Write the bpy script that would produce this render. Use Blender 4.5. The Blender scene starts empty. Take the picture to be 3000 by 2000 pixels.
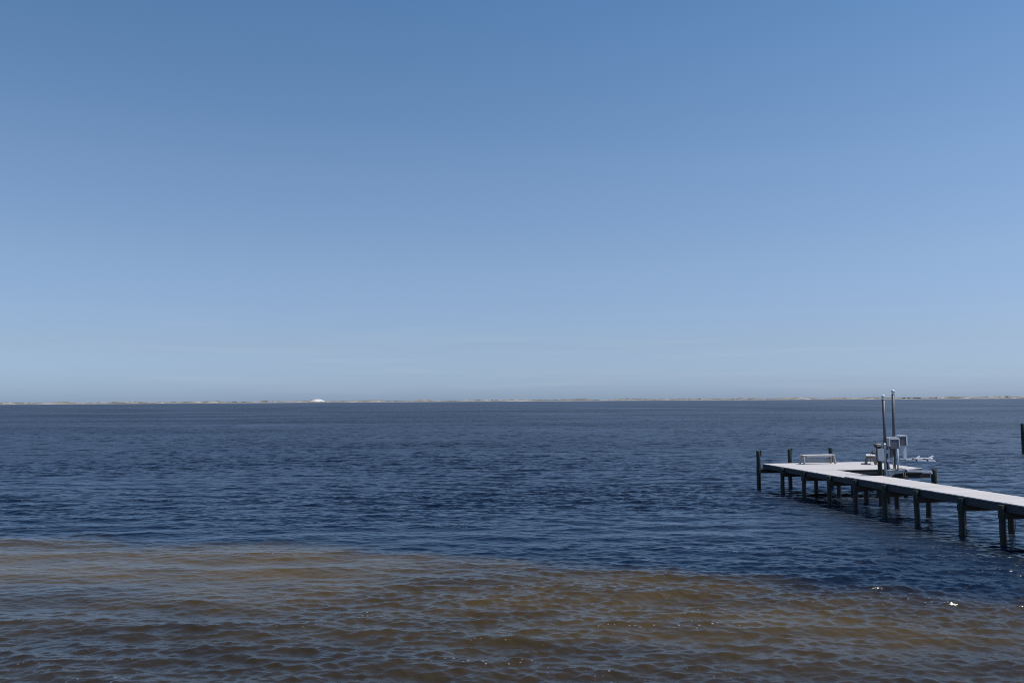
import bpy, bmesh, math, random
import numpy as np
from mathutils import Vector, Matrix
R = math.radians
scene = bpy.context.scene
col = scene.collection
random.seed(7)

# ------------------------------------------------------------------ camera
CAM_H = 4.6
cam_d = bpy.data.cameras.new('camera')
cam_d.sensor_width = 36.0
cam_d.lens = 2421.0 / 3000.0 * 36.0
cam_d.clip_start = 0.1
cam_d.clip_end = 60000
cam = bpy.data.objects.new('camera', cam_d)
col.objects.link(cam)
PITCH = math.atan(171.0 / 2421.0)
ROLL = 0.006
cam.matrix_world = (Matrix.Translation((0, 0, CAM_H)) @ Matrix.Rotation(math.pi / 2 + PITCH, 4, 'X')
                    @ Matrix.Rotation(-ROLL, 4, 'Z'))
scene.camera = cam

# ------------------------------------------------------------------ sky and sun
SUN_AZ, SUN_EL = R(94), R(60)          # azimuth clockwise from +Y (the way we look)
world = bpy.data.worlds.new('World')
scene.world = world
world.use_nodes = True
wn, wl = world.node_tree.nodes, world.node_tree.links
wn.clear()
w_out = wn.new('ShaderNodeOutputWorld')
w_bg = wn.new('ShaderNodeBackground')
w_sky = wn.new('ShaderNodeTexSky')
w_sky.sky_type = 'NISHITA'
w_sky.sun_disc = False
w_sky.sun_elevation = SUN_EL
w_sky.sun_rotation = SUN_AZ
w_sky.altitude = 0
w_sky.air_density = 1.0
w_sky.dust_density = 0.6
w_sky.ozone_density = 3.0
w_bg.inputs['Strength'].default_value = 0.103
# the whole sky a little deeper in contrast (uniform grade)
w_gam = wn.new('ShaderNodeGamma')
w_gam.inputs['Gamma'].default_value = 1.0
w_mul = wn.new('ShaderNodeMix'); w_mul.data_type = 'RGBA'; w_mul.blend_type = 'MULTIPLY'
w_mul.inputs[0].default_value = 1.0
wl.new(w_sky.outputs[0], w_gam.inputs[0])
wl.new(w_gam.outputs[0], w_mul.inputs[6])
# clear humid air: bluer, dimmer towards the horizon than the plain model sky, the same all round
w_tc = wn.new('ShaderNodeTexCoord')
w_sep = wn.new('ShaderNodeSeparateXYZ')
wl.new(w_tc.outputs['Generated'], w_sep.inputs[0])
w_gr = wn.new('ShaderNodeValToRGB')
GR = [(0.0, (.62, .85, 1.45)), (.013, (.63, .84, 1.40)), (.064, (.73, .80, 1.07)), (.155, (.93, .95, 1.055)),
      (.268, (.95, 1.03, 1.10)), (.43, (.76, 1.0, 1.11)), (.60, (.54, .88, 1.30)), (1.0, (.50, .84, 1.32))]
e = w_gr.color_ramp.elements
e[0].position, e[0].color = GR[0][0], (*[c / 2 for c in GR[0][1]], 1)
e[1].position, e[1].color = GR[-1][0], (*[c / 2 for c in GR[-1][1]], 1)
for p_, c_ in GR[1:-1]:
    x_ = e.new(p_); x_.color = (*[c / 2 for c in c_], 1)
wl.new(w_sep.outputs['Z'], w_gr.inputs[0])
w_dbl = wn.new('ShaderNodeVectorMath'); w_dbl.operation = 'SCALE'; w_dbl.inputs['Scale'].default_value = 2.0
wl.new(w_gr.outputs[0], w_dbl.inputs[0])
wl.new(w_dbl.outputs[0], w_mul.inputs[7])
# thin cirrus streaks low over the horizon
w_map = wn.new('ShaderNodeMapping')
w_map.inputs['Scale'].default_value = (3.0, 3.0, 60.0)
w_map.inputs['Rotation'].default_value = (0, R(1.5), 0)
w_noi = wn.new('ShaderNodeTexNoise')
w_noi.inputs['Scale'].default_value = 1.3
w_noi.inputs['Detail'].default_value = 5
wl.new(w_tc.outputs['Generated'], w_map.inputs[0])
wl.new(w_map.outputs[0], w_noi.inputs[0])
w_r1 = wn.new('ShaderNodeValToRGB')
e = w_r1.color_ramp.elements
e[0].position = 0.50; e[0].color = (0, 0, 0, 1)
e[1].position = 0.78; e[1].color = (1, 1, 1, 1)
wl.new(w_noi.outputs[0], w_r1.inputs[0])
w_r2 = wn.new('ShaderNodeValToRGB')
e = w_r2.color_ramp.elements
e[0].position = 0.0; e[0].color = (.5, .5, .5, 1)
e[1].position = 0.11; e[1].color = (0, 0, 0, 1)
m_ = w_r2.color_ramp.elements.new(0.05); m_.color = (1, 1, 1, 1)
wl.new(w_sep.outputs['Z'], w_r2.inputs[0])
w_mm = wn.new('ShaderNodeMath'); w_mm.operation = 'MULTIPLY'
wl.new(w_r1.outputs[0], w_mm.inputs[0]); wl.new(w_r2.outputs[0], w_mm.inputs[1])
w_m2 = wn.new('ShaderNodeMath'); w_m2.operation = 'MULTIPLY'
w_m2.inputs[1].default_value = 0.10
wl.new(w_mm.outputs[0], w_m2.inputs[0])
w_mix = wn.new('ShaderNodeMix'); w_mix.data_type = 'RGBA'
w_mix.inputs[7].default_value = (8.0, 7.9, 8.2, 1)
wl.new(w_m2.outputs[0], w_mix.inputs[0])
wl.new(w_mul.outputs[2], w_mix.inputs[6])
wl.new(w_mix.outputs[2], w_bg.inputs['Color'])
wl.new(w_bg.outputs[0], w_out.inputs[0])

sun_d = bpy.data.lights.new('sun', 'SUN')
sun_d.energy = 4.0
sun_d.angle = R(0.53)
sun_d.color = (1.0, 0.95, 0.88)
sun = bpy.data.objects.new('sun', sun_d)
col.objects.link(sun)
to_sun = Vector((math.sin(SUN_AZ) * math.cos(SUN_EL), math.cos(SUN_AZ) * math.cos(SUN_EL), math.sin(SUN_EL)))
sun.rotation_euler = to_sun.to_track_quat('Z', 'Y').to_euler()
sun.location = to_sun * 100

scene.view_settings.view_transform = 'Standard'
scene.view_settings.look = 'None'
scene.view_settings.exposure = 0.0
scene.view_settings.gamma = 1.0
scene.view_settings.use_curve_mapping = False
scene.render.engine = 'CYCLES'
scene.cycles.use_denoising = False
scene.cycles.use_adaptive_sampling = False
scene.cycles.filter_width = 1.0

# ------------------------------------------------------------------ material helpers
def new_mat(name):
    m = bpy.data.materials.new(name)
    m.use_nodes = True
    nt = m.node_tree
    b = nt.nodes['Principled BSDF']
    return m, nt, b

def N(nt, t, **kw):
    n = nt.nodes.new(t)
    for k, v in kw.items():
        if k in n.inputs: n.inputs[k].default_value = v
        else: setattr(n, k, v)
    return n

def ramp(nt, src, stops):
    r = nt.nodes.new('ShaderNodeValToRGB')
    el = r.color_ramp.elements
    el[0].position, el[0].color = stops[0][0], (*stops[0][1], 1)
    el[1].position, el[1].color = stops[-1][0], (*stops[-1][1], 1)
    for p, c in stops[1:-1]:
        x = el.new(p); x.color = (*c, 1)
    nt.links.new(src, r.inputs[0])
    return r

def mixc(nt, fac, a, b, blend='MIX'):
    m = nt.nodes.new('ShaderNodeMix'); m.data_type = 'RGBA'; m.blend_type = blend
    for sock, v in ((m.inputs[0], fac), (m.inputs[6], a), (m.inputs[7], b)):
        if hasattr(v, 'is_linked'): nt.links.new(v, sock)
        elif isinstance(v, (int, float)): sock.default_value = v
        else: sock.default_value = (*v, 1)
    return m.outputs[2]

def mathn(nt, op, a, b=None, c=None, clamp=False):
    m = nt.nodes.new('ShaderNodeMath'); m.operation = op; m.use_clamp = clamp
    for i, v in enumerate((a, b, c)):
        if v is None: continue
        if hasattr(v, 'is_linked'): nt.links.new(v, m.inputs[i])
        else: m.inputs[i].default_value = v
    return m.outputs[0]

def wood_mat(name, c1, c2, rough=.8, grain=(3, 3, 40), vary=0.25, wet=False, bump=.25):
    m, nt, b = new_mat(name)
    tc = N(nt, 'ShaderNodeTexCoord')
    mp = N(nt, 'ShaderNodeMapping'); mp.inputs['Scale'].default_value = grain
    nt.links.new(tc.outputs['Object'], mp.inputs[0])
    info = N(nt, 'ShaderNodeObjectInfo')
    n1 = N(nt, 'ShaderNodeTexNoise', Scale=1.0, Detail=6.0, Roughness=.6); n1.noise_dimensions = '4D'
    wv = mathn(nt, 'MULTIPLY', info.outputs['Random'], 37.0)
    nt.links.new(wv, n1.inputs['W'])
    nt.links.new(mp.outputs[0], n1.inputs['Vector'])
    r = ramp(nt, n1.outputs[0], [(0.3, c1), (0.7, c2)])
    n2 = N(nt, 'ShaderNodeTexNoise', Scale=1.6, Detail=4.0); n2.noise_dimensions = '4D'
    nt.links.new(wv, n2.inputs['W'])
    nt.links.new(tc.outputs['Object'], n2.inputs['Vector'])
    blot = ramp(nt, n2.outputs[0], [(0.3, (1 - vary,) * 3), (0.7, (1.0, 1.0, 1.0))])
    c = mixc(nt, 1.0, r.outputs[0], blot.outputs[0], 'MULTIPLY')
    tone = mathn(nt, 'MULTIPLY_ADD', info.outputs['Random'], vary, 1.0 - vary)
    tcol = N(nt, 'ShaderNodeCombineColor')
    for i in range(3): nt.links.new(tone, tcol.inputs[i])
    c = mixc(nt, 1.0, c, tcol.outputs[0], 'MULTIPLY')
    if wet:
        geo = N(nt, 'ShaderNodeNewGeometry')
        sp = N(nt, 'ShaderNodeSeparateXYZ'); nt.links.new(geo.outputs['Position'], sp.inputs[0])
        zz = mathn(nt, 'MULTIPLY_ADD', n2.outputs[0], 0.35, sp.outputs['Z'])
        f = N(nt, 'ShaderNodeMapRange'); f.inputs[1].default_value = .72; f.inputs[2].default_value = .92
        nt.links.new(zz, f.inputs[0])
        c = mixc(nt, f.outputs[0], (0.006, 0.007, 0.006), c)
        rr = mathn(nt, 'MULTIPLY_ADD', f.outputs[0], rough - .45, .45)
        nt.links.new(rr, b.inputs['Roughness'])
    else:
        b.inputs['Roughness'].default_value = rough
    nt.links.new(c, b.inputs['Base Color'])
    bp = N(nt, 'ShaderNodeBump', Strength=bump, Distance=.01)
    nt.links.new(n1.outputs[0], bp.inputs['Height'])
    nt.links.new(bp.outputs[0], b.inputs['Normal'])
    return m

def plain_mat(name, c, rough=.5, metal=0.0, dirt=.2):
    m, nt, b = new_mat(name)
    tc = N(nt, 'ShaderNodeTexCoord')
    n = N(nt, 'ShaderNodeTexNoise', Scale=4.0, Detail=6.0)
    nt.links.new(tc.outputs['Object'], n.inputs['Vector'])
    r = ramp(nt, n.outputs[0], [(0.35, tuple(x * (1 - dirt) for x in c)), (0.6, c)])
    nt.links.new(r.outputs[0], b.inputs['Base Color'])
    b.inputs['Roughness'].default_value = rough
    b.inputs['Metallic'].default_value = metal
    return m

M = {}
M['deck'] = wood_mat('deck_board', (.555, .515, .475), (.65, .605, .56), grain=(1.2, 14, 14), vary=.13)
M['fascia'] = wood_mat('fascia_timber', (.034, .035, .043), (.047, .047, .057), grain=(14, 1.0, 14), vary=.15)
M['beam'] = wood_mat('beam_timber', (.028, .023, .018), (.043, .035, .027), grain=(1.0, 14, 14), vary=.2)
M['pile'] = wood_mat('pile_timber', (.011, .022, .013), (.025, .043, .025), grain=(14, 14, 1.2), vary=.25, wet=True)
M['bench_white'] = wood_mat('bench_white_paint', (.55, .54, .52), (.68, .67, .65), grain=(2, 14, 14), vary=.1)
M['bench_grey'] = wood_mat('bench_grey_timber', (.32, .29, .26), (.45, .42, .39), grain=(12, 12, 2), vary=.12)
M['bench_brown'] = wood_mat('bench_brown_timber', (.17, .115, .075), (.26, .18, .12), grain=(12, 12, 2), vary=.15)
M['white'] = plain_mat('white_pvc', (.72, .72, .72), .4, dirt=.12)
M['alu'] = plain_mat('grey_aluminium', (.34, .35, .37), .42, .6, .15)
M['pole'] = plain_mat('grey_guide_pole', (.085, .092, .105), .45, .0, .15)
M['box'] = plain_mat('pale_grey_cover', (.42, .44, .49), .5, 0, .1)
M['hood'] = plain_mat('grey_hood', (.13, .13, .145), .5, 0, .2)
M['black'] = plain_mat('black_rubber', (.02, .02, .021), .6, 0, .2)
M['rope'] = plain_mat('pale_rope', (.33, .30, .24), .9, 0, .3)
M['cap'] = plain_mat('beige_cap', (.45, .40, .32), .7, 0, .2)

# ------------------------------------------------------------------ mesh helpers
class MB:
    def __init__(s): s.bm = bmesh.new()
    def box(s, x0, x1, y0, y1, z0, z1, bev=0.0, rot=None, piv=None):
        r = bmesh.ops.create_cube(s.bm, size=1.0)
        vs = r['verts']
        for v in vs:
            v.co = Vector(((x0 + x1) / 2 + v.co.x * (x1 - x0), (y0 + y1) / 2 + v.co.y * (y1 - y0), (z0 + z1) / 2 + v.co.z * (z1 - z0)))
        if bev:
            es = list({e for v in vs for e in v.link_edges})
            rr = bmesh.ops.bevel(s.bm, geom=es, offset=bev, segments=1, affect='EDGES')
            vs = rr['verts'] if False else [v for v in s.bm.verts if v.index == -1 or True] if False else vs
        if rot is not None:
            bmesh.ops.rotate(s.bm, verts=[v for v in vs if v.is_valid], cent=piv, matrix=rot)
        return s
    def tube(s, pts, r, seg=10, cap=True):
        pts = [Vector(p) for p in pts]
        rs = r if isinstance(r, (list, tuple)) else [r] * len(pts)
        rings = []
        for i, p in enumerate(pts):
            a = pts[max(i - 1, 0)]; b = pts[min(i + 1, len(pts) - 1)]
            t = (b - a).normalized()
            up = Vector((0, 0, 1)) if abs(t.z) < .9 else Vector((1, 0, 0))
            x = t.cross(up).normalized(); y = x.cross(t).normalized()
            rings.append([s.bm.verts.new(p + x * rs[i] * math.cos(2 * math.pi * k / seg) + y * rs[i] * math.sin(2 * math.pi * k / seg)) for k in range(seg)])
        for a, b in zip(rings, rings[1:]):
            for k in range(seg):
                f = s.bm.faces.new((a[k], a[(k + 1) % seg], b[(k + 1) % seg], b[k])); f.smooth = True
        if cap:
            s.bm.faces.new(rings[0][::-1]); s.bm.faces.new(rings[-1])
        return s
    def bar(s, a, b, wd, ht, up=(0, 0, 1)):
        a, b = Vector(a), Vector(b); t = (b - a).normalized(); up = Vector(up)
        x = t.cross(up).normalized(); y = x.cross(t).normalized()
        q = [[s.bm.verts.new(p + x * wd / 2 * i + y * ht / 2 * j) for i, j in ((-1, -1), (1, -1), (1, 1), (-1, 1))] for p in (a, b)]
        for k in range(4): s.bm.faces.new((q[0][k], q[0][(k + 1) % 4], q[1][(k + 1) % 4], q[1][k]))
        s.bm.faces.new(q[0][::-1]); s.bm.faces.new(q[1])
        return s
    def prism(s, poly, y0, y1):           # polygon in x,z extruded along y
        a = [s.bm.verts.new((x, y0, z)) for x, z in poly]; b = [s.bm.verts.new((x, y1, z)) for x, z in poly]
        n = len(poly)
        for k in range(n): s.bm.faces.new((a[k], a[(k + 1) % n], b[(k + 1) % n], b[k]))
        s.bm.faces.new(a[::-1]); s.bm.faces.new(b)
        return s
    def ball(s, c, r, seg=14):
        bmesh.ops.create_uvsphere(s.bm, u_segments=seg, v_segments=8, radius=r, matrix=Matrix.Translation(c))
        for f in s.bm.faces: f.smooth = True
        return s
    def mesh(s, name, m):
        bmesh.ops.recalc_face_normals(s.bm, faces=s.bm.faces)
        me = bpy.data.meshes.new(name); s.bm.to_mesh(me); s.bm.free(); me.materials.append(m)
        return me
    def build(s, name, m, parent=None, loc=(0, 0, 0), rot=(0, 0, 0)):
        return put(name, s.mesh(name, m), parent, loc, rot)

def put(name, me, parent=None, loc=(0, 0, 0), rot=(0, 0, 0)):
    o = bpy.data.objects.new(name, me); col.objects.link(o)
    o.location = loc; o.rotation_euler = rot
    if parent: o.parent = parent
    return o

def tag(o, label=None, cat=None, group=None, kind=None):
    if label: o['label'] = label
    if cat: o['category'] = cat
    if group: o['group'] = group
    if kind: o['kind'] = kind
    return o

# ------------------------------------------------------------------ water: one sheet, wind chop as real displacement
rng = np.random.default_rng(11)
rows = [8.0]
while rows[-1] < 300: rows.append(rows[-1] + max(.045, .0026 * rows[-1]))
while rows[-1] < 24000: rows.append(rows[-1] * 1.035)
rows = np.array(rows)
NC = 880
tcol_ = np.linspace(-1, 1, NC)
half = 0.68 * (rows + 5.0)
Xg = (tcol_[None, :] * half[:, None]).astype(np.float32)
Yg = np.repeat(rows[:, None], NC, 1).astype(np.float32)
dY = np.gradient(rows)
dX = 2 * half / NC
spac = np.maximum(dY, dX * .8)
nw = 180
lam = np.exp(np.linspace(math.log(.11), math.log(2.9), nw)) * rng.uniform(.97, 1.03, nw)
ang = R(-90 - 9) + rng.normal(0, 1, nw) * R(25) * np.where(lam < .5, 1.3, np.where(lam > .9, .75, 1.0))
kk = 2 * math.pi / lam
slope = 0.0290 * np.ones(nw)
slope *= np.where(lam > .36, np.exp(-((lam - .36) / .5) ** 2) * .58 + .42, 1.0)
slope *= np.where(lam < .2, .8, 1.0)
amp = slope / kk
ph = rng.uniform(0, 2 * math.pi, nw)
kx, ky = kk * np.cos(ang), kk * np.sin(ang)
Z = np.zeros_like(Xg); DX = np.zeros_like(Xg); DY = np.zeros_like(Xg)
miss = np.zeros(len(rows))
# gusts: the wind does not ruffle the whole bay evenly
def lump(X, Y, L, seed, n=9, st=2.5):
    r2 = np.random.default_rng(seed); s = np.zeros_like(X)
    for _ in range(n):
        a = r2.uniform(0, math.pi); k = 2 * math.pi / (L * r2.uniform(.6, 1.8))
        s += np.sin(k * (math.cos(a) / st * X + math.sin(a) * Y) + r2.uniform(0, 6.28))
    return s / math.sqrt(n / 2)
gust = np.clip(1 + .26 * lump(Xg, Yg, 30, 3) + .16 * lump(Xg, Yg, 9, 5), .45, 1.6).astype(np.float32)
for i in range(nw):
    q = np.clip((lam[i] / spac - 1.7) / 1.3, 0, 1); q = q * q * (3 - 2 * q)
    miss += (1 - q ** 2) * slope[i] ** 2
    use = np.nonzero(q > 0)[0]
    if len(use) == 0: continue
    a, b = use[0], use[-1] + 1
    p = (kx[i] * Xg[a:b] + ky[i] * Yg[a:b] + ph[i]).astype(np.float32)
    A_ = (amp[i] * q[a:b]).astype(np.float32)[:, None]
    if lam[i] < 1.6: A_ = A_ * gust[a:b]
    sn, cs = np.sin(p), np.cos(p)
    Z[a:b] += A_ * cs
    ch = .6
    DX[a:b] -= ch * A_ * sn * math.cos(ang[i]); DY[a:b] -= ch * A_ * sn * math.sin(ang[i])
lod = np.sqrt(miss / np.sum(slope ** 2))
rgh = np.clip(.70 * (miss + 1e-5) ** .25, .03, .5)      # unresolved ripples as microfacet roughness
crest = Z.copy()
# the sandbar edge, a line on the bottom roughly along the shore
bx = np.array([-60, -40, -18, -12.7, -5.6, 0, 4.5, 8.3, 11.8, 20, 40.])
by = np.array([36, 32, 29.4, 28.3, 27.1, 24.7, 22.5, 20.7, 19.3, 17, 12.])
edge = np.interp(Xg, bx, by) + .35 * lump(Xg, Yg, 7, 21, st=1.0) + .15 * lump(Xg, Yg, 2.2, 22, st=1.0)
d = edge - Yg                                             # metres shorewards of the drop-off
sh = np.clip((d + .5 + .4 * np.clip(Xg / 12, 0, 1)) / (1.9 + 1.6 * np.clip(Xg / 12, 0, 1)), 0, 1); sh = sh * sh * (3 - 2 * sh)
och = np.exp(-((d - 4.0) / 4.4) ** 2) * np.clip(1.0 - (Xg + 7) / 26, .25, 1)
och = np.clip(och * (1 + .22 * lump(Xg, Yg, 5, 31)), 0, 1)
Xd, Yd = Xg + DX, Yg + DY
nr = len(rows)
co = np.stack([Xd, Yd, Z], -1).reshape(-1, 3).astype(np.float32)
idx = np.arange(nr * NC).reshape(nr, NC)
quads = np.stack([idx[:-1, :-1], idx[:-1, 1:], idx[1:, 1:], idx[1:, :-1]], -1).reshape(-1, 4)
me = bpy.data.meshes.new('water')
me.vertices.add(len(co)); me.vertices.foreach_set('co', co.ravel())
me.loops.add(quads.size); me.loops.foreach_set('vertex_index', quads.ravel().astype(np.int32))
me.polygons.add(len(quads))
me.polygons.foreach_set('loop_start', np.arange(0, quads.size, 4, dtype=np.int32))
me.update(calc_edges=True)
me.polygons.foreach_set('use_smooth', np.ones(len(quads), dtype=bool))
for nm, arr in (('shallow', sh), ('ochre', och), ('lod', np.repeat(lod[:, None], NC, 1)), ('crest', crest), ('ripple', np.repeat(rgh[:, None], NC, 1))):
    at = me.attributes.new(nm, 'FLOAT', 'POINT')
    at.data.foreach_set('value', np.ascontiguousarray(arr, dtype=np.float32).ravel())
m, nt, b = new_mat('bay_water')
def attr(n): x = N(nt, 'ShaderNodeAttribute'); x.attribute_name = n; return x.outputs['Fac']
deep = (.0030, .0074, .0158)
bed = mixc(nt, attr('ochre'), (.0305, .0222, .0092), (.086, .0568, .0143))
geo = N(nt, 'ShaderNodeNewGeometry')
pos = geo.outputs['Position']
def noise(scale, sx, sy, detail=2.0, rot=9.0, dist=0.0):
    mp = N(nt, 'ShaderNodeMapping'); mp.inputs['Scale'].default_value = (sx, sy, 1)
    mp.inputs['Rotation'].default_value = (0, 0, R(rot))
    nt.links.new(pos, mp.inputs[0])
    n = N(nt, 'ShaderNodeTexNoise', Scale=scale, Detail=detail, Roughness=.55, Distortion=dist)
    nt.links.new(mp.outputs[0], n.inputs['Vector'])
    return n.outputs[0]
weed = ramp(nt, noise(.55, .6, 1.0, 5.0, 20), [(.30, (.74, .74, .74)), (.62, (1.1, 1.1, 1.1))])   # sand and weed on the bottom
bed = mixc(nt, 1.0, bed, weed.outputs[0], 'MULTIPLY')
base = mixc(nt, attr('shallow'), deep, bed)
fine = noise(9.0, .6, 1.0, 3.0, 6)
mid = noise(1.2, .45, 1.0, 4.0, -8)
b1 = N(nt, 'ShaderNodeBump', Strength=1.0, Distance=.017)
nt.links.new(fine, b1.inputs['Height'])
b2 = N(nt, 'ShaderNodeBump', Distance=.26)
nt.links.new(mid, b2.inputs['Height'])
puff = noise(.045, .35, 1.0, 3.0, 5)                       # puffs of wind roughen the bay in patches
puff = mathn(nt, 'MULTIPLY_ADD', puff, 3.2, -.6, clamp=False)
nt.links.new(mathn(nt, 'MULTIPLY', mathn(nt, 'POWER', attr('lod'), 1.5), puff), b2.inputs['Strength'])
nt.links.new(b1.outputs[0], b2.inputs['Normal'])
# scraps of foam where a crest has just toppled
fp = noise(.45, .55, 1.0, 4.0, 4)
fv = N(nt, 'ShaderNodeTexVoronoi', Scale=7.5); nt.links.new(pos, fv.inputs['Vector'])
fs = fv.outputs['Distance']
f1 = ramp(nt, fp, [(.53, (0, 0, 0)), (.64, (1, 1, 1))]).outputs[0]
f2 = ramp(nt, fs, [(.12, (1, 1, 1)), (.20, (0, 0, 0))]).outputs[0]
f3 = N(nt, 'ShaderNodeMapRange'); f3.inputs[1].default_value = -.015; f3.inputs[2].default_value = .035
nt.links.new(attr('crest'), f3.inputs[0])
foam = mathn(nt, 'MULTIPLY', mathn(nt, 'MULTIPLY', f1, f2), f3.outputs[0])
foam = mathn(nt, 'MULTIPLY', foam, .45)
base = mixc(nt, foam, base, (.55, .56, .57))
out = nt.nodes['Material Output']; nt.nodes.remove(b)
body = N(nt, 'ShaderNodeBsdfDiffuse'); nt.links.new(base, body.inputs['Color'])
refl = N(nt, 'ShaderNodeBsdfGlossy', Color=(.84, .93, 1.0, 1))
nt.links.new(mathn(nt, 'MULTIPLY_ADD', foam, .5, attr('ripple')), refl.inputs['Roughness'])
fre = N(nt, 'ShaderNodeFresnel', IOR=1.333)
for n_ in (body, refl, fre): nt.links.new(b2.outputs[0], n_.inputs['Normal'])
shade = mathn(nt, 'MULTIPLY_ADD', mathn(nt, 'MULTIPLY', attr('lod'), mathn(nt, 'MULTIPLY_ADD', noise(.02, .3, 1.0, 4.0, 3), .5, .36)), -1.0, 1.0)          # waves hiding each other where they are not resolved
fac = mathn(nt, 'MULTIPLY', fre.outputs[0], shade)
mix = N(nt, 'ShaderNodeMixShader')
nt.links.new(fac, mix.inputs[0]); nt.links.new(body.outputs[0], mix.inputs[1]); nt.links.new(refl.outputs[0], mix.inputs[2])
nt.links.new(mix.outputs[0], out.inputs['Surface'])
me.materials.append(m)
water = put('water', me)
tag(water, kind='structure', label='choppy bay water, brown over the sandbar and dark blue beyond')

# ------------------------------------------------------------------ barrier island on the far side of the bay
def isl_y(x): return 2560 - 340 * (np.asarray(x) / 1350.0) ** 2
xs = np.arange(-2600, 2600, 2.5)
ys = np.array([0, 3, 9, 16, 26, 40, 60, 85, 120, 170, 240.])
def f1d(x, L, seed, n=12):
    r2 = np.random.default_rng(seed); s = np.zeros_like(x)
    for _ in range(n): s += np.sin(2 * math.pi * x / (L * r2.uniform(.5, 2)) + r2.uniform(0, 6.28))
    return s / math.sqrt(n / 2)
XX, VV = np.meshgrid(xs, ys)
ridge = 4.6 + .9 * f1d(XX, 130, 1) * (1 + 0 * VV) + .8 * f1d(XX + VV * 2.1, 38, 2) + .4 * f1d(XX - VV * 1.3, 14, 4)
ridge = np.clip(ridge, 2.6, 8.0)
prof = np.interp(VV, [0, 3, 9, 16, 26, 40, 60, 85, 120, 170, 240], [-.6, .25, .55, .9, .55, .62, .8, 1.0, .8, .55, -.2])
ZZ = np.where(VV <= 9, prof * 1.2, ridge * prof)
ZZ = np.where(VV >= 239, -1, ZZ)
YY = isl_y(XX) + VV
vs = np.stack([XX, YY, ZZ], -1).reshape(-1, 3)
ii = np.arange(len(vs)).reshape(XX.shape)
fs_ = np.stack([ii[:-1, :-1], ii[:-1, 1:], ii[1:, 1:], ii[1:, :-1]], -1).reshape(-1, 4)
me = bpy.data.meshes.new('island'); me.from_pydata(vs.tolist(), [], fs_.tolist()); me.update()
me.polygons.foreach_set('use_smooth', np.ones(len(fs_), dtype=bool))
def sand_mat(name, cover):
    m, nt, b = new_mat(name)
    geo = N(nt, 'ShaderNodeNewGeometry')
    mp = N(nt, 'ShaderNodeMapping'); mp.inputs['Scale'].default_value = (.012, .05, .35)
    nt.links.new(geo.outputs['Position'], mp.inputs[0])
    n = N(nt, 'ShaderNodeTexNoise', Scale=1.6, Detail=6.0, Roughness=.65)
    nt.links.new(mp.outputs[0], n.inputs['Vector'])
    sp = N(nt, 'ShaderNodeSeparateXYZ'); nt.links.new(geo.outputs['Position'], sp.inputs[0])
    c = ramp(nt, n.outputs[0], cover)
    beach = N(nt, 'ShaderNodeMapRange'); beach.inputs[1].default_value = .7; beach.inputs[2].default_value = 1.3
    nt.links.new(sp.outputs['Z'], beach.inputs[0])
    cc = mixc(nt, beach.outputs[0], (.31, .29, .26), c.outputs[0])
    nt.links.new(cc, b.inputs['Base Color']); b.inputs['Roughness'].default_value = .95
    return m
SAND = (.52, .49, .455); SCRUB = (.105, .10, .075); MIDC = (.22, .205, .165)
me.materials.append(sand_mat('island_sand_and_scrub', [(.40, SCRUB), (.53, MIDC), (.58, (.30, .28, .24)), (.63, SAND)]))
tag(put('island', me), kind='structure', label='low scrubby barrier island along the horizon')

# the one tall bare dune
nx, ny = 60, 26
gx = np.linspace(-42, 42, nx); gy = np.linspace(-30, 50, ny)
GX, GY = np.meshgrid(gx, gy)
hx = np.interp(GX, [-42, -30, -20, -12, -4, 4, 12, 20, 29, 42], [0, 1.5, 4.2, 6.6, 9.0, 9.4, 8.3, 5.6, 2.2, 0])
hy = np.interp(GY, [-30, -20, -4, 8, 20, 50], [0, .25, .8, 1, .95, 0])
GZ = hx * hy + .35 * f1d(GX + GY * .7, 16, 8) * (hx > .5) * hy + 1.6
GZ = np.where((hx * hy) <= .01, -1.2, GZ)
cxm = (930 - 1500) / 2421.0 * 2500 - 13
vs = np.stack([GX * .78 + cxm, GY + float(isl_y(cxm)) + 48, GZ], -1).reshape(-1, 3)
ii = np.arange(len(vs)).reshape(GX.shape)
fs_ = np.stack([ii[:-1, :-1], ii[:-1, 1:], ii[1:, 1:], ii[1:, :-1]], -1).reshape(-1, 4)
me = bpy.data.meshes.new('sand_dune'); me.from_pydata(vs.tolist(), [], fs_.tolist()); me.update()
me.polygons.foreach_set('use_smooth', np.ones(len(fs_), dtype=bool))
m, nt, b = new_mat('white_dune_sand')
geo = N(nt, 'ShaderNodeNewGeometry')
n = N(nt, 'ShaderNodeTexNoise', Scale=.16, Detail=5.0)
nt.links.new(geo.outputs['Position'], n.inputs['Vector'])
c = ramp(nt, n.outputs[0], [(.30, (.22, .20, .17)), (.42, (.60, .55, .50)), (.7, (.70, .65, .60))])
nt.links.new(c.outputs[0], b.inputs['Base Color']); b.inputs['Roughness'].default_value = .95
me.materials.append(m)
tag(put('sand_dune', me), kind='structure', label='tall bare white sand dune rising above the island')

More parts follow.
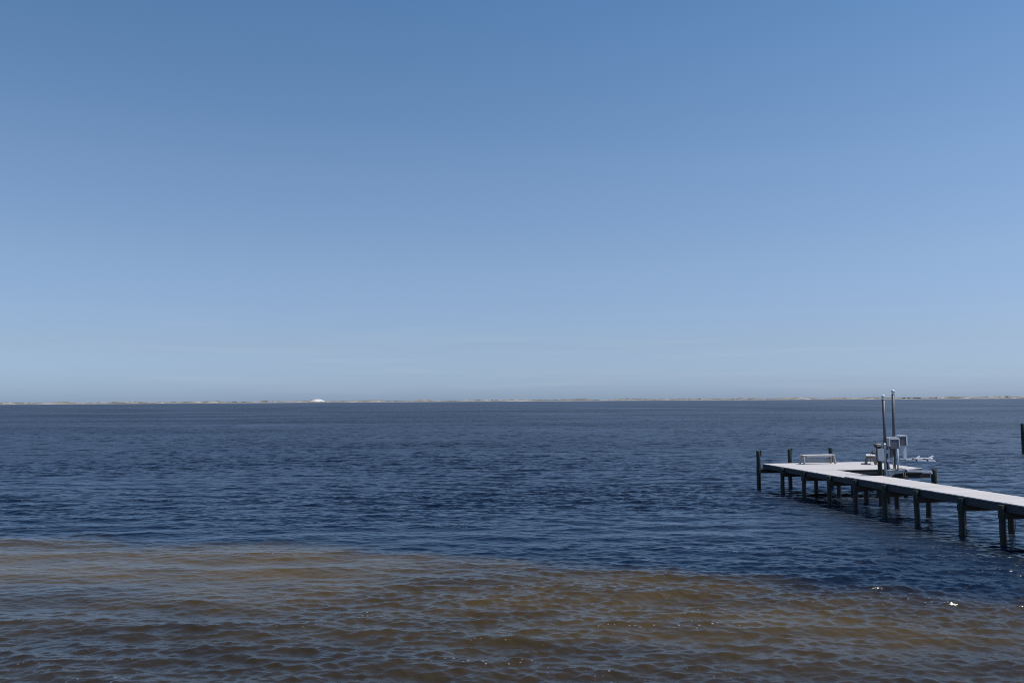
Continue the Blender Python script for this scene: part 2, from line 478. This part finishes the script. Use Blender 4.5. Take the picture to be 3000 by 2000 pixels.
# scrub on the dunes: small leafy tufts, far too many to count
def scrub(name, spots, m):
    verts, faces = [], []
    rr = random.Random(5)
    for (x, y, z, r, h) in spots:
        for k in range(10):
            a = rr.uniform(0, 6.28); q = r * math.sqrt(rr.random()); hh = h * rr.uniform(.35, 1) * (1 - .5 * (q / r) ** 2)
            px, py = x + q * math.cos(a), y + q * math.sin(a); s = r * rr.uniform(.25, .5)
            b0 = len(verts)
            t = rr.uniform(0, 3.14); cx_, sx_ = math.cos(t), math.sin(t)
            verts += [(px - s * cx_, py - s * sx_, z + hh * .35), (px + s * cx_, py + s * sx_, z + hh * .3), (px + s * .7 * cx_, py + s * .7 * sx_ + .3, z + hh), (px - s * .6 * cx_, py - s * .6 * sx_ + .3, z + hh * .9)]
            faces.append((b0, b0 + 1, b0 + 2, b0 + 3))
            verts += [(px, py - s, z - .3), (px + s, py, z + hh * .5), (px, py + s, z + hh * .7), (px - s, py, z + hh * .5)]
            faces.append((b0 + 4, b0 + 5, b0 + 6, b0 + 7))
    me = bpy.data.meshes.new(name); me.from_pydata(verts, [], faces); me.update(); me.materials.append(m)
    return tag(put(name, me), kind='stuff')
def isl_h(x, v):
    j = int(np.clip(round((x + 2600) / 2.5), 0, len(xs) - 1)); return float(np.interp(v, ys, ZZ[:, j]))
M['scrub'] = plain_mat('dune_scrub', (.085, .082, .058), .9, 0, .4)
M['thicket'] = plain_mat('dark_thicket', (.045, .05, .036), .9, 0, .4)
spots = []
rr = random.Random(2)
clump = f1d(xs, 60, 77)
for _ in range(2600):
    x = rr.uniform(-2300, 2300); j = int((x + 2600) / 2.5)
    if clump[j] < rr.uniform(-1.0, 1.4): continue
    v = rr.uniform(14, 95)
    spots.append((x, float(isl_y(x)) + v, isl_h(x, v), rr.uniform(1.0, 3.2), rr.uniform(.4, 1.1)))
tag(scrub('dune_scrub', spots, M['scrub']), label='low olive scrub scattered over the island dunes', cat='scrub')
spots = []
for _ in range(260):
    t = rr.random(); x = 1105 + 80 * t
    hh = 1.0 + 1.3 * max(math.exp(-((t - .28) / .16) ** 2), .8 * math.exp(-((t - .85) / .10) ** 2))
    v = rr.uniform(14, 60)
    spots.append((x, float(isl_y(x)) + v, isl_h(x, v) * .9, rr.uniform(1.5, 3.5), hh * rr.uniform(.8, 1.3)))
tag(scrub('thicket', spots, M['thicket']), label='dark thicket on the island near the right edge', cat='thicket')

# ------------------------------------------------------------------ the pier (local x along its outer edge, local y away from shore)
PIER = (12.7666, 42.5133, 0.0); TH = 0.1542008
def empty(name, loc, rz=0.0, parent=None):
    o = bpy.data.objects.new(name, None); o.empty_display_size = .3
    col.objects.link(o); o.location = loc; o.rotation_euler = (0, 0, rz)
    return o
def W(u, v, z=0.0):
    return (PIER[0] + u * math.cos(TH) + v * math.sin(TH), PIER[1] + u * math.sin(TH) - v * math.cos(TH), z)
pier = tag(empty('pier', PIER, TH), 'long wooden pier with pale plank deck and L-shaped end platform on dark piles', 'pier')
DZ = 1.30
PW = .142; GAP = .007
def plank_mesh(x0, x1, seed):
    r2 = random.Random(seed)
    mb = MB(); mb.box(x0, x1, -(PW - GAP) / 2, (PW - GAP) / 2, -.036, 0, bev=.004)
    return mb.mesh('plank', M['deck'])
pl_long, pl_mid, pl_walk = plank_mesh(-.012, 5.93, 1), plank_mesh(-.012, 1.56, 2), plank_mesh(-.012, 1.68, 3)
v = PW / 2
r_ = random.Random(4)
while v < 24.0:
    if v < 4.25: me, z = pl_long, DZ - .016
    elif v < 7.58: me, z = pl_mid, DZ - .024
    else: me, z = pl_walk, DZ + .014
    if abs(v - 7.6) < .05: v = 7.66
    put('plank', me, pier, (r_.uniform(-.004, .004), -v, z + r_.uniform(-.003, .003)), (r_.uniform(-.002, .002), 0, r_.uniform(-.0012, .0012)))
    v += PW
# fascia boards butt end to end along the edges
FT, FB = DZ - .042, DZ - .042 - .225
def fascia(x0, x1, v0, v1, zt=FT, zb=FB, name='fascia_board', mat='fascia'):
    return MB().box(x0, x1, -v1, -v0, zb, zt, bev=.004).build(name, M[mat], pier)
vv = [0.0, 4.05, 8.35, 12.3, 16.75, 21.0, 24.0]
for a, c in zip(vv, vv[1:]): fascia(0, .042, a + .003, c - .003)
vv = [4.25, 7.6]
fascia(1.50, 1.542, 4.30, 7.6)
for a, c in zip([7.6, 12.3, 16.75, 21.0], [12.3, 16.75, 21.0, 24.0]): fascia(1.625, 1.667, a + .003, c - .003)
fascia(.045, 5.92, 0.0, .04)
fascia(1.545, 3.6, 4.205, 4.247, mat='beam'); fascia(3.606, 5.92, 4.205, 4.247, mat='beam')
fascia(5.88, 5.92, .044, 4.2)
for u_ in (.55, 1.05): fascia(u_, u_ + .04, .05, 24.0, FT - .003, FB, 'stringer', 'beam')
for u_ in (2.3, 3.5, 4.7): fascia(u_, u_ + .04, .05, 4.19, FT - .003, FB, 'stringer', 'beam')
# cross beams on every bent
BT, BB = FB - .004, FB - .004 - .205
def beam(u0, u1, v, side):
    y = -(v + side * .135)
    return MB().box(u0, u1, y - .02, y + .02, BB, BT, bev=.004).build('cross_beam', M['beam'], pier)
def pile_mesh(h, r):
    mb = MB(); n = 9
    pts = [(0.006 * math.sin(i * 1.7), 0.006 * math.cos(i * 2.3), -3.0 + (h + 3.0) * i / n) for i in range(n)] + [(0, 0, h - .012), (0, 0, h)]
    rs = [r * (1.06 - .10 * i / n) * (1 + .02 * math.sin(i * 2.1)) for i in range(n)] + [r * .96, r * .88]
    mb.tube(pts, rs, 16)
    return mb.mesh('pile', M['pile'])
PM = {}
def pile(u, v, h, r=.100, name='pile', parent=pier):
    k = (round(h, 2), r)
    if k not in PM: PM[k] = pile_mesh(h, r)
    a = random.Random(int(u * 100 + v * 1000)).uniform
    return put(name, PM[k], parent, (u, -v, 0), (a(-.014, .014), a(-.012, .012), a(0, 6)))
bents = [2.24, 4.28, 6.50, 8.48, 10.48, 12.44, 14.76, 16.64, 18.8, 21.0, 23.0]
for v in bents:
    inner = 1.66 if v < 7.6 else 1.79
    pile(-.085, v, DZ - .055)
    pile(inner + .01, v - .05, DZ - .045)
    u1 = 6.05 if v < 3 else (inner + .22)
    if v == 4.28: u1 = 6.40
    beam(-.12, u1, v, -1)
    if v != 4.28: beam(-.19, u1, v, 1)
    else: beam(-.19, 1.5, v, 1)
pile(-.27, .05, 1.94, .105)
for u_ in (1.55, 3.83): pile(u_, -.16, 1.98 if u_ < 2 else 2.02, .105)
pile(5.72, -.16, DZ - .1)
beam(-.32, 5.98, .05, 1)
for u_ in (3.6, 4.95): pile(u_, 4.40, BB + .12); pile(u_, 2.2, BB + .1)
pile(6.41, 4.40, 1.22, .13)
# battens bolted to the tall corner piles
MB().box(-.163, -.115, -.12, .02, 1.68, 1.97, bev=.004).build('batten', M['beam'], pier)
MB().box(1.63, 1.675, .10, .22, 1.72, 2.02, bev=.004).build('batten', M['beam'], pier)
# rope tail hanging below the pier near the nearest pile in view
MB().tube([(.10, -16.95, 1.0), (.09, -16.98, .75), (.05, -16.97, .5), (.0, -16.93, .25)], .008, 6).build('rope_tail', M['black'], pier)

# ------------------------------------------------------------------ mooring pile alone in the bay at the right
mp_ = tag(put('mooring_pile', MB().tube([(0, 0, -3), (0.01, 0, 0), (0, 0, 1.2), (0, 0, 2.42), (0, 0, 2.45)], [.16, .155, .15, .145, .12], 16).mesh('mooring_pile', M['pile']),
              None, (41.15, 67.0, 0)), 'lone dark mooring pile standing in open water beyond the pier', 'mooring pile')

# ------------------------------------------------------------------ benches
def bench(name, L, label, mat_leg, mat_end, loc, rz, splay=.07):
    t = tag(empty(name, loc, rz), label, 'bench', 'benches on the platform')
    H_ = .455
    for k, y in enumerate((-.105, .105)):
        MB().box(-L / 2, L / 2, y - .1, y + .1, H_ - .04, H_, bev=.005).build('seat_board', M['bench_white'], t)
    for s in (-1, 1):
        for q in (-1, 1):
            MB().bar((s * (L / 2 - .02), q * .235, 0.0), (s * (L / 2 - .05), q * .13, H_ - .042), .045, .125, up=(0, 1, 0)).build('leg', M[mat_leg], t)
        MB().box(s * (L / 2 - .105) - .02, s * (L / 2 - .105) + .02, -.19, .19, H_ - .145, H_ - .043, bev=.004).build('end_rail', M[mat_end], t)
    MB().box(-L / 2 + .10, L / 2 - .10, -.02, .02, .12, .215, bev=.004).build('stretcher', M[mat_leg], t)
    for y in (-.19, .19):
        MB().box(-L / 2 + .17, L / 2 - .17, y - .018, y + .018, H_ - .115, H_ - .043, bev=.004).build('apron', M[mat_leg], t)
    return t
bench('bench', 1.72, 'long whitish bench standing by the far edge of the platform', 'bench_grey', 'bench_grey', W(2.60, .72, DZ - .012), TH)
b2 = bench('bench', 1.15, 'brown-legged bench seen end-on beside the boat lift piles', 'bench_brown', 'bench_brown', W(5.06, 1.45, DZ - .012), math.atan2(40.7, 17.6))
t = MB(); t.box(-.10, .10, -.07, .07, 0, .13, bev=.03)
t.tube([(-.07, 0, .12), (-.03, 0, .19), (.03, 0, .19), (.07, 0, .12)], .012, 6)
bag = t.build('bag', M['black'], None, W(5.42, 1.15, DZ + .443), (0, 0, TH))
tag(bag, 'small dark bag lying on the brown-legged bench', 'bag')

# ------------------------------------------------------------------ boat lifts in the slip
GL = 'piles of the boat lift'
def lift_pile(u, v, h, label, r=.125):
    o = pile(0, 0, h, r, 'lift_pile', None); o.location = W(u, v)
    return tag(o, label, 'lift pile', GL)
lift_pile(1.98, 7.05, 2.50, 'dark lift pile carrying the pale drive cover', .098)
lift_pile(2.60, 6.6, 2.80, 'tallest dark lift pile, behind the grey channel and hood', .115)
# control cover on the near pile
cb = tag(empty('control_cover', W(1.91, 7.20, 1.9), TH), 'pale grey faceted drive cover hung on the near lift pile', 'drive cover')
MB().prism([(-.14, .20), (-.15, .53), (.15, .53), (.16, .06), (.09, .0), (-.07, .0)], -.05, .06).build('cover', M['box'], cb)
MB().box(-.13, .07, -.02, .14, .66, .72, bev=.02).build('cap', M['cap'], cb)
MB().box(-.20, .09, -.045, .13, .57, .655, bev=.02).build('motor', M['black'], cb)
MB().tube([(-.30, 0, .70), (-.22, -.03, .69), (-.19, -.07, .62), (-.20, -.07, .3), (-.20, -.06, .05), (-.13, -.06, -.06)], .028, 8).build('conduit', M['black'], cb)
MB().box(.15, .27, -.05, .05, .50, .74, bev=.012).build('bracket', M['alu'], cb)

def polecap(mb, p, r):
    return mb
def guide_pole(u, v, z0, z1, lean, label):
    t = tag(empty('guide_pole', W(u, v, z0), TH), label, 'guide pole', 'tall guide poles at the boat lift')
    h = z1 - z0
    MB().tube([(0, 0, 0), (lean, 0, h - .20)], .064, 16).build('pole', M['pole'], t)
    MB().tube([(lean, 0, h - .20), (lean, 0, h - .155)], .075, 16).build('collar', M['white'], t)
    MB().ball((lean, 0, h - .075), .082).build('ball_cap', M['white'], t)
    return t
guide_pole(2.36, 6.9, 1.5, 4.72, -.02, 'shorter of the two tall grey guide poles')
guide_pole(2.82, 6.8, 1.5, 4.94, .06, 'taller grey guide pole rising above the horizon')

# near lift
nl = tag(empty('boat_lift', W(2.29, 6.9, 1.2), TH), 'near white boat lift arm with hooded motor, left of the corner pile', 'boat lift', 'small boat lifts beside the platform')
MB().box(0, .055, -.06, .06, .06, 1.27, bev=.008).box(.145, .20, -.06, .06, .06, 1.27, bev=.008).build('channel', M['box'], nl)
MB().box(.056, .144, .0, .04, .06, 1.27).build('channel_web', M['hood'], nl)
MB().box(-.01, .24, -.075, .07, .98, 1.16, bev=.01).build('clamp_plate', M['box'], nl)
MB().box(-.02, .22, -.07, .07, .62, .74, bev=.01).build('clamp_plate', M['box'], nl)
MB().prism([(0, .27), (.96, .25), (.96, .16), (.62, .12), (.42, .10), (.27, .0), (.0, .0)], -.05, .05).build('arm_bracket', M['alu'], nl)
MB().box(.02, .93, -.06, .055, .272, .288, bev=.004).build('bracket_cap', M['white'], nl)
# motor hood: top shell and open grey front
MB().prism([(.17, 1.55), (.17, 1.66), (.22, 1.685), (.62, 1.685), (.66, 1.64), (.66, 1.27), (.62, 1.27), (.62, 1.59), (.21, 1.59), (.21, 1.3), (.17, 1.3)], -.14, .14).build('hood', M['white'], nl)
MB().box(.212, .618, -.125, .12, 1.19, 1.588, bev=.01).build('motor', M['hood'], nl)
MB().tube([(.58, -.06, .26), (.60, -.06, 1.28)], .034, 12).build('post', M['white'], nl)
MB().tube([(.60, -.06, 1.28), (.60, -.06, 1.31)], .045, 12).build('post_cap', M['white'], nl)
MB().tube([(.46, .05, .28), (.395, .05, 1.2)], .028, 10).build('post', M['white'], nl)
MB().box(.30, .40, -.02, .08, .82, 1.19, bev=.01).build('gear_case', M['hood'], nl)
MB().bar((.96, -.04, .225), (2.19, -.04, .185), .07, .075).box(2.13, 2.20, -.08, 0, .08, .16).build('cradle_arm', M['white'], nl)
MB().bar((.98, .12, .265), (1.95, .5, .29), .09, .045).build('bunk', M['white'], nl)
MB().box(.93, 1.01, -.085, .16, .17, .30, bev=.006).build('hinge', M['hood'], nl)
MB().tube([(.08, -.08, .80), (.02, -.10, .62), (.10, -.10, .42), (.30, -.10, .30), (.55, -.10, .31), (.68, -.09, .36), (.9, -.08, .30)], .012, 6).build('hose', M['black'], nl)
for x_ in (.84, .93):
    MB().tube([(x_, -.06, .2), (x_ + .01, -.06, -.15), (x_ + .005, -.05, -.6)], .011, 6).build('rope', M['rope'], nl)

# far lift on its slim post off the platform's outer side
fl = tag(empty('boat_lift', W(6.93, .9, 0), TH), 'far white boat lift with two angled bunks, out beyond the platform edge', 'boat lift', 'small boat lifts beside the platform')
MB().tube([(-.04, 0, -3), (-.04, 0, 1.5)], .06, 12).build('slim_post', M['alu'], fl)
MB().tube([(-.06, 0, 1.43), (1.93, 0, 1.45)], .042, 12).build('cradle_arm', M['white'], fl)
MB().tube([(.2, -.35, 1.385), (1.80, -.35, 1.355), (1.83, -.35, 1.33), (1.84, -.35, 1.25)], .038, 12).build('cradle_arm', M['white'], fl)
for a, c in (((.84, -.20, 1.44), (1.10, -.16, 1.60)), ((1.46, -.20, 1.43), (1.88, -.16, 1.60))):
    MB().bar(a, c, .085, .05).build('bunk', M['white'], fl)
for x_ in (.78, 1.40): MB().box(x_ - .03, x_ + .03, -.40, .04, 1.335, 1.475, bev=.005).build('hinge', M['hood'], fl)
MB().box(.29, .47, -.03, .03, 1.47, 2.60, bev=.01).build('channel', M['white'], fl)
MB().prism([(-.02, 2.60), (-.02, 2.67), (.43, 2.67), (.47, 2.63), (.47, 2.15), (.40, 2.15), (.40, 2.60)], -.15, .15).build('hood', M['white'], fl)
MB().box(-.005, .385, -.13, .13, 2.16, 2.597, bev=.01).build('motor', M['hood'], fl)
